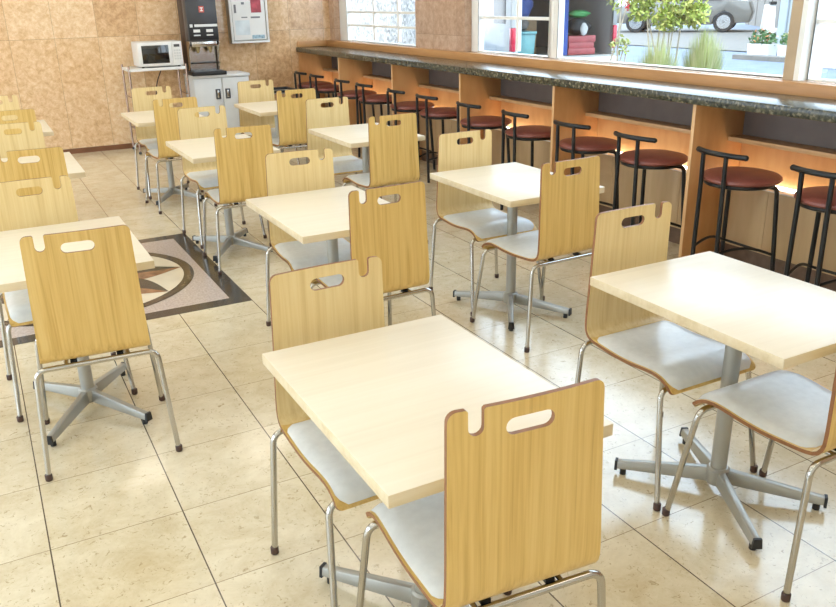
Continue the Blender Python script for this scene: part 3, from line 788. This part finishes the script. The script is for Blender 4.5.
ab = empty('sandwich_board', (19.0, 12.85, gz(19.0)), math.radians(-32), 'white leaning sandwich board before the pale wall', 'sign board')
for s_ in (-1, 1):
    o = MB().box(-.14, .14, -.012, .012, 0, .95).build('panel', 'white_metal', ab, .004); o.rotation_euler = (s_*.2, 0, 0); o.location = (0, s_*.2, 0)
MB().box(-.02, .14, -.07, .07, .93, 1.0).build('top_clip', 'black_plastic', ab)
ws = MB().box(-.42, .42, -.08, .08, 0, .13).build('wheel_stop', 'white_metal', None, .02)
ws.location = (22.9, 15.9, gz(22.1)+.02); ws.rotation_euler = (0, 0, math.radians(60)); tag(ws, 'low pale concrete wheel stop beside the parked car', 'wheel stop')
ps = MB().box(-.13, .13, -.13, .13, 0, 1.35).build('gate_post', 'white_metal', None, .01)
ps.location = (14.7, 7.7, gz(14.7)); tag(ps, 'pale square gate post at the right edge beyond the window', 'post')
sg = empty('yellow_sign', (14.75, 7.62, gz(14.75)+1.40), 0, 'yellow sign board with dark frame on the gate post', 'sign')
MB().box(-.04, .04, -.5, .10, 0, .9).build('sign_panel', simple('yellow_paint', (.82,.62,.05), .5), sg)
o = MB(); o.box(-.05, .05, .10, .14, 0, .9); o.box(-.05, .05, -.5, .14, -.04, 0); o.build('sign_frame', 'charcoal', sg)

# shrubs under the window
def shrub(name, x, y, h, lab, cat, mats, clumps, n, size, stems, group=None):
    r_ = empty(name, (x, y, gz(x)), 0, lab, cat, group)
    b = MB()
    for c, rad in clumps: leaves(b, n, ball(c, rad), size)
    b.build('foliage', mats, r_, weld=False)
    st = MB()
    for _ in range(stems):
        bx, by = random.gauss(0, .05), random.gauss(0, .05); c, rad = random.choice(clumps)
        st.tube([(bx, by, 0), (c[0]*.5+bx, c[1]*.5+by, c[2]*.6), (c[0]+random.gauss(0, .06), c[1]+random.gauss(0, .06), c[2]+rad[2]*.5)], [.016, .011, .005], 6)
    st.build('stem', simple('bark', (.42,.36,.27), .8, var=.2), r_)
    return r_
shrub('garden_tree', 6.75, 4.05, 2.2, 'loose yellow-green sapling outside the large window', 'tree', [grn[0], grn[3]],
      [((0, 0, 1.38), (.20, .16, .13)), ((.1, -.08, 1.55), (.28, .22, .22)), ((-.08, .1, 1.72), (.3, .25, .25)), ((.16, -.14, 1.85), (.28, .2, .2)), ((.2, -.18, 1.42), (.16, .14, .14)), ((-.22, .2, 1.5), (.16, .14, .16))], 330, .036, 7)
shrub('berry_shrub', 6.30, 4.28, 1.9, 'thin shrub with red berries beside the van', 'shrub', [grn[2], grn[0]],
      [((-.05, .02, 1.58), (.12, .12, .12)), ((.0, .0, 1.12), (.12, .12, .10)), ((-.1, .06, 1.8), (.15, .12, .15))], 70, .03, 4)
by = MB(); 
for _ in range(16): by.lathe([(.002, -.010), (.010, -.004), (.010, .004), (.002, .010)], (random.gauss(0, .018), random.gauss(0, .018), random.uniform(-.05, .05)), 8)
bo = by.build('berry_cluster', simple('red_berries', (.62,.03,.05), .3)); bo.parent = bpy.data.objects['berry_shrub']; bo.location = (.03, -.03, 1.52)
for i, (x, y, h, lab) in enumerate([(6.12, 3.52, 1.31, 'larger pale feathery grass bush right at the window sill'), (7.13, 3.87, 1.36, 'smaller pale feathery grass bush at the sill, right of its neighbour'), (5.66, 3.92, 1.02, 'low pale ground shrub beneath the red berries')]):
    g_ = empty('grass_bush', (x, y, gz(x)), 0, lab, 'bush', 'pale bushes under the window')
    b = MB()
    for _ in range(1500 if i < 2 else 300):
        a = random.uniform(0, 2*PI); rr_ = .27*math.sqrt(random.random())*(1 if i < 2 else .6); hh = h*random.uniform(.78, 1.0)*(1-2.6*rr_*rr_)
        p = Vector((.05*math.cos(a), .05*math.sin(a), .2)); q = Vector((rr_*math.cos(a), rr_*math.sin(a), hh)); w = Vector((-math.sin(a), math.cos(a), 0))*.0035
        m_ = p.lerp(q, .6)+Vector((0, 0, .08))
        b.add([p-w, p+w, m_+w, q, m_-w], [(0, 1, 2, 3, 4)], random.choice((0, 0, 1)))
    b.build('blades', [grn[2], simple('pale_straw', (.50,.49,.27), .7, var=.2)], g_, weld=False)

# ------------------------------------------------------------------ van with open tail
van = empty('delivery_van', (7.77, 7.09, 0), math.radians(-12), 'white van with its tail open, seen through the windows', 'van')   # +y forward, rear face at y=0
vw = simple('white_van_paint', (.50,.50,.48), .25, var=.02, coat=.5)
VW, VL, VZ0, VZ1 = .80, 4.4, .50, 2.05
def side_poly(): return [(0, VZ0), (.55, VZ0), (.62, .62), (.85, .74), (1.08, .62), (1.15, VZ0), (3.15, VZ0), (3.22, .62), (3.45, .74), (3.68, .62), (3.75, VZ0), (VL, VZ0), (VL, .95), (3.9, 1.15), (3.3, VZ1), (.08, VZ1), (0, 1.6)]
for sx in (-1, 1):
    o = MB().prism(side_poly(), sx*VW-(.05 if sx > 0 else 0), sx*VW+(.05 if sx < 0 else 0), axis='x').build('body_side', vw, van)
MB().box(-VW+.05, VW-.05, .0, VL, .57, .70).build('cargo_floor', 'grey_metal', van)
MB().box(-VW+.05, VW-.05, .05, 3.3, VZ1-.06, VZ1).build('roof', vw, van)
MB().box(-VW+.05, VW-.05, 2.2, 2.26, .70, VZ1-.06).build('bulkhead', 'charcoal', van)
MB().prism([(2.26, .70), (VL-.02, .70), (VL-.02, .93), (3.9, 1.13), (3.3, VZ1-.06), (2.26, VZ1-.06)], -VW+.051, VW-.051, axis='x').build('cab', 'glass_dark', van)
MB().box(-VW, VW, -.10, -.021, .44, .68).build('rear_bumper', 'white_metal', van, .02)
for sx in (-1, 1):
    MB().box(sx*VW-.05, sx*VW+.008, -.02, .09, .79, 1.11).build('tail_light', simple('red_lens', (.55,.03,.06), .2), van, .008)
    pl_ = MB().box(sx*VW-.06, sx*VW+.004, -.012, .05, 1.115, VZ1).build('rear_pillar', vw if sx < 0 else 'grey_metal', van, .005)
    sw_ = MB().box(sx*(VW+.001)-.004, sx*(VW+.001)+.004, .36, .82, 1.16, 1.72).build('side_window', 'glass_dark', van)
    for y in (.85, 3.45):
        t_ = MB()
        n = 28
        for k in range(1): pass
        prof_ = [(.16, -.09), (.29, -.10), (.32, -.07), (.32, .07), (.29, .10), (.16, .09)]
        t_.lathe(prof_, (0, 0, 0), 28); w_ = t_.build('wheel', 'black_plastic', van); w_.rotation_euler = (0, PI/2, 0); w_.location = (sx*(VW-.13), y, .32)
        h_ = MB().lathe([(.02, .10), (.16, .095), (.19, .08)], (0, 0, 0), 20).build('hubcap', 'steel', w_); h_.rotation_euler = (0, 0 if sx > 0 else PI, 0)
tg = MB().box(-VW+.04, VW-.04, -1.25, -.0, VZ1, VZ1+.06).build('tailgate', vw, van, .02); tg.rotation_euler = (0, 0, 0); tg.location = (0, .02, .06)
def in_van(x, y, z): return van.matrix_basis @ Vector((x, y, z))
vz = math.radians(-12)
def cargo(name, mb, mats, x, y, z, lab, cat, bevel=.0):
    o = mb.build(name, mats, None, bevel); o.location = in_van(x, y, z); o.rotation_euler = (0, 0, vz); return tag(o, lab, cat)
bpy.context.view_layer.update()
tb = MB(); tb.prism([(-.125, 0), (.125, 0), (.15, .31), (-.15, .31)], -.2, .2, axis='y'); tb.box(-.16, .16, -.22, .22, .31, .345)
cargo('storage_tub', tb, simple('teal_plastic', (.13,.32,.33), .4, var=.1), -.56, .35, .705, 'teal plastic tub with lid in the open van', 'tub', .006)
rc = MB(); rc.box(-.22, .22, -.2, .2, 0, .09); rc.box(-.205, .205, -.19, .19, .09, .175); rc.box(-.22, .22, -.2, .2, .175, .265)
cargo('red_crate', rc, simple('red_plastic', (.36,.07,.07), .4, var=.15), .31, .30, .705, 'red ribbed crate in the right of the open van', 'crate', .006)
def blob(rx, ry, rz, seed):
    b = MB(); rnd = random.Random(seed); prof_ = []
    n, m_ = 12, 18; vs = []
    for i in range(n+1):
        th = PI*i/n
        for k in range(m_):
            a = 2*PI*k/m_; q = 1+.12*math.sin(3*a+seed)+.08*math.sin(5*th+2*a)
            vs.append((rx*math.sin(th)*math.cos(a)*q, ry*math.sin(th)*math.sin(a)*q, rz*(1-math.cos(th))))
    fs = [(i*m_+k, i*m_+(k+1) % m_, (i+1)*m_+(k+1) % m_, (i+1)*m_+k) for i in range(n) for k in range(m_)]
    return b.add(vs, fs, 0, True)
cargo('black_bag', blob(.19, .17, .12, 1), simple('black_cloth', (.03,.036,.04), .7, var=.3), .33, .30, .972, 'black holdall on top of the red crate in the van', 'bag')
cargo('green_bag', blob(.17, .14, .055, 2), simple('green_cloth', (.06,.27,.08), .7, var=.2), .33, .32, 1.214, 'bright green bag on top of the black holdall in the van', 'bag')
cargo('white_sack', blob(.055, .05, .09, 3), simple('white_cloth', (.50,.50,.47), .8, var=.1), .30, .05, .972, 'crumpled white sack in front of the black holdall in the van', 'sack')
tp = MB()
for k in range(6):
    x = -.09+.03*k; y0_, y1_ = .018*math.sin(k*1.9), .018*math.sin((k+1)*1.9)
    for dy, in ((0,), (.04,)): tp.add([(x, dy+y0_, 0), (x+.03, dy+y1_, 0), (x+.03, dy+y1_+.02, 1.2), (x, dy+y0_+.02, 1.2)], [(0, 1, 2, 3)], 0, True)
    tp.add([(x, y0_, 0), (x+.03, y1_, 0), (x+.03, y1_+.04, 0), (x, y0_+.04, 0)], [(0, 1, 2, 3)], 0, True)
    tp.add([(x, y0_+.02, 1.2), (x+.03, y1_+.02, 1.2), (x+.03, y1_+.06, 1.2), (x, y0_+.06, 1.2)], [(0, 1, 2, 3)], 0, True)
cargo('blue_tarp', tp, simple('blue_tarp', (.04,.10,.36), .5, var=.2), -.03, .08, .705, 'blue tarpaulin hanging in the middle of the open van', 'tarp')
shb = MB().box(-.22, .22, -.2, .2, 0, .48).build('cardboard_box', simple('kraft_board', (.26,.18,.10), .7, var=.1), None, .004)
shb.location = in_van(-.40, .84, .705); shb.rotation_euler = (0, 0, vz); tag(shb, 'brown cardboard box behind the teal tub in the van', 'box')
cargo('blue_bundle', blob(.21, .18, .2, 4), simple('blue_bundle', (.05,.11,.36), .6, var=.25), -.40, .84, 1.19, 'rolled blue bundle on the cardboard box in the van', 'bundle')
cargo('grey_bag', blob(.12, .12, .09, 5), simple('grey_brown_cloth', (.12,.11,.10), .8, var=.4), -.57, .34, 1.055, 'dark grey bag on the lid of the teal tub in the van', 'bag')

# ------------------------------------------------------------------ parked car
car = empty('parked_car', (21.75, 18.66, gz(21.6)+.02), math.radians(128), 'silver grey saloon car parked across the yard', 'car')   # +x forward
cp_ = simple('silver_car_paint', (.15,.145,.13), .3, .2, var=.03, coat=.6)
b = MB()
prof_ = [(-2.2, .30), (-1.75, .28), (-1.70, .48), (-1.42, .68), (-1.12, .48), (-1.07, .24), (1.03, .24), (1.08, .48), (1.38, .68), (1.68, .48), (1.73, .28), (2.2, .32), (2.25, .62), (2.05, .84), (1.15, .95), (.45, 1.38), (-.75, 1.42), (-1.55, 1.02), (-2.15, .95), (-2.28, .62)]
secs = [(-.86, .94), (-.80, 1.0), (.80, 1.0), (.86, .94)]
vs = []
for yy, k in secs: vs += [(x*(.985 if k < 1 else 1), yy*(1 if z < 1.0 else .80), .28+(z-.28)*(.985 if k < 1 else 1)) for x, z in prof_]
n = len(prof_); fs = [tuple(range(n)), tuple(range(3*n, 4*n))]+[(s*n+i, s*n+(i+1) % n, (s+1)*n+(i+1) % n, (s+1)*n+i) for s in range(3) for i in range(n)]
b.add(vs, fs); b.build('car_body', cp_, car, .03)
for sy in (-1, 1):
    MB().prism([(.95, .99), (.42, 1.32), (-.70, 1.35), (-1.30, 1.03)], sy*.845-.012, sy*.70-.012 if sy > 0 else sy*.70+.012, axis='y').build('side_glass', 'glass_dark', car)
    for x in (-1.42, 1.38):
        w_ = MB().lathe([(.19, -.10), (.30, -.105), (.325, -.08), (.325, .08), (.30, .105), (.19, .10)], (0, 0, 0), 28).build('wheel', 'black_plastic', car)
        w_.rotation_euler = (PI/2, 0, 0); w_.location = (x, sy*.79, .325)
        rm = MB()
        for k in range(5):
            a = 2*PI*k/5; R5 = Matrix.Rotation(a, 4, 'Z'); rm.box(-.03, .03, .03, .20, -.02, .02, mtx=R5)
        rm.lathe([(.20, -.03), (.215, -.03), (.215, .03), (.20, .03)], (0, 0, 0), 24); rm.lathe([(.001, -.03), (.05, -.03), (.05, .03), (.001, .03)], (0, 0, 0), 14)
        ro = rm.build('wheel_rim', 'steel', w_); ro.location = (0, 0, -.09*sy)

# ------------------------------------------------------------------ light
w = bpy.data.worlds.new('World'); S.world = w; w.use_nodes = True
nt = w.node_tree; bgn = nt.nodes['Background']
tc = nt.nodes.new('ShaderNodeTexCoord'); sp = nt.nodes.new('ShaderNodeSeparateXYZ'); nt.links.new(tc.outputs['Generated'], sp.inputs[0])
rp = nt.nodes.new('ShaderNodeValToRGB'); rp.color_ramp.elements[0].color = (.78, .89, 1, 1); rp.color_ramp.elements[1].color = (.58, .78, 1, 1); rp.color_ramp.elements[1].position = .7
nt.links.new(sp.outputs[2], rp.inputs['Fac']); nt.links.new(rp.outputs['Color'], bgn.inputs['Color'])
bgn.inputs['Strength'].default_value = 4.2
sun = bpy.data.lights.new('sun', 'SUN'); so = bpy.data.objects.new('sun', sun); COL.objects.link(so)
sun.energy = 1.8; sun.angle = .01; sun.color = (1, .95, .86)
so.rotation_euler = Vector((.62, .35, -1.0)).to_track_quat('-Z', 'Y').to_euler()

S.view_settings.view_transform = 'Standard'; S.view_settings.look = 'None'; S.view_settings.gamma = 1.; S.view_settings.exposure = .36
S.view_settings.use_curve_mapping = False
S.cycles.use_denoising = True
S.cycles.max_bounces = 10; S.cycles.diffuse_bounces = 5; S.cycles.glossy_bounces = 5; S.cycles.transparent_max_bounces = 8
S.cycles.sample_clamp_indirect = 6.
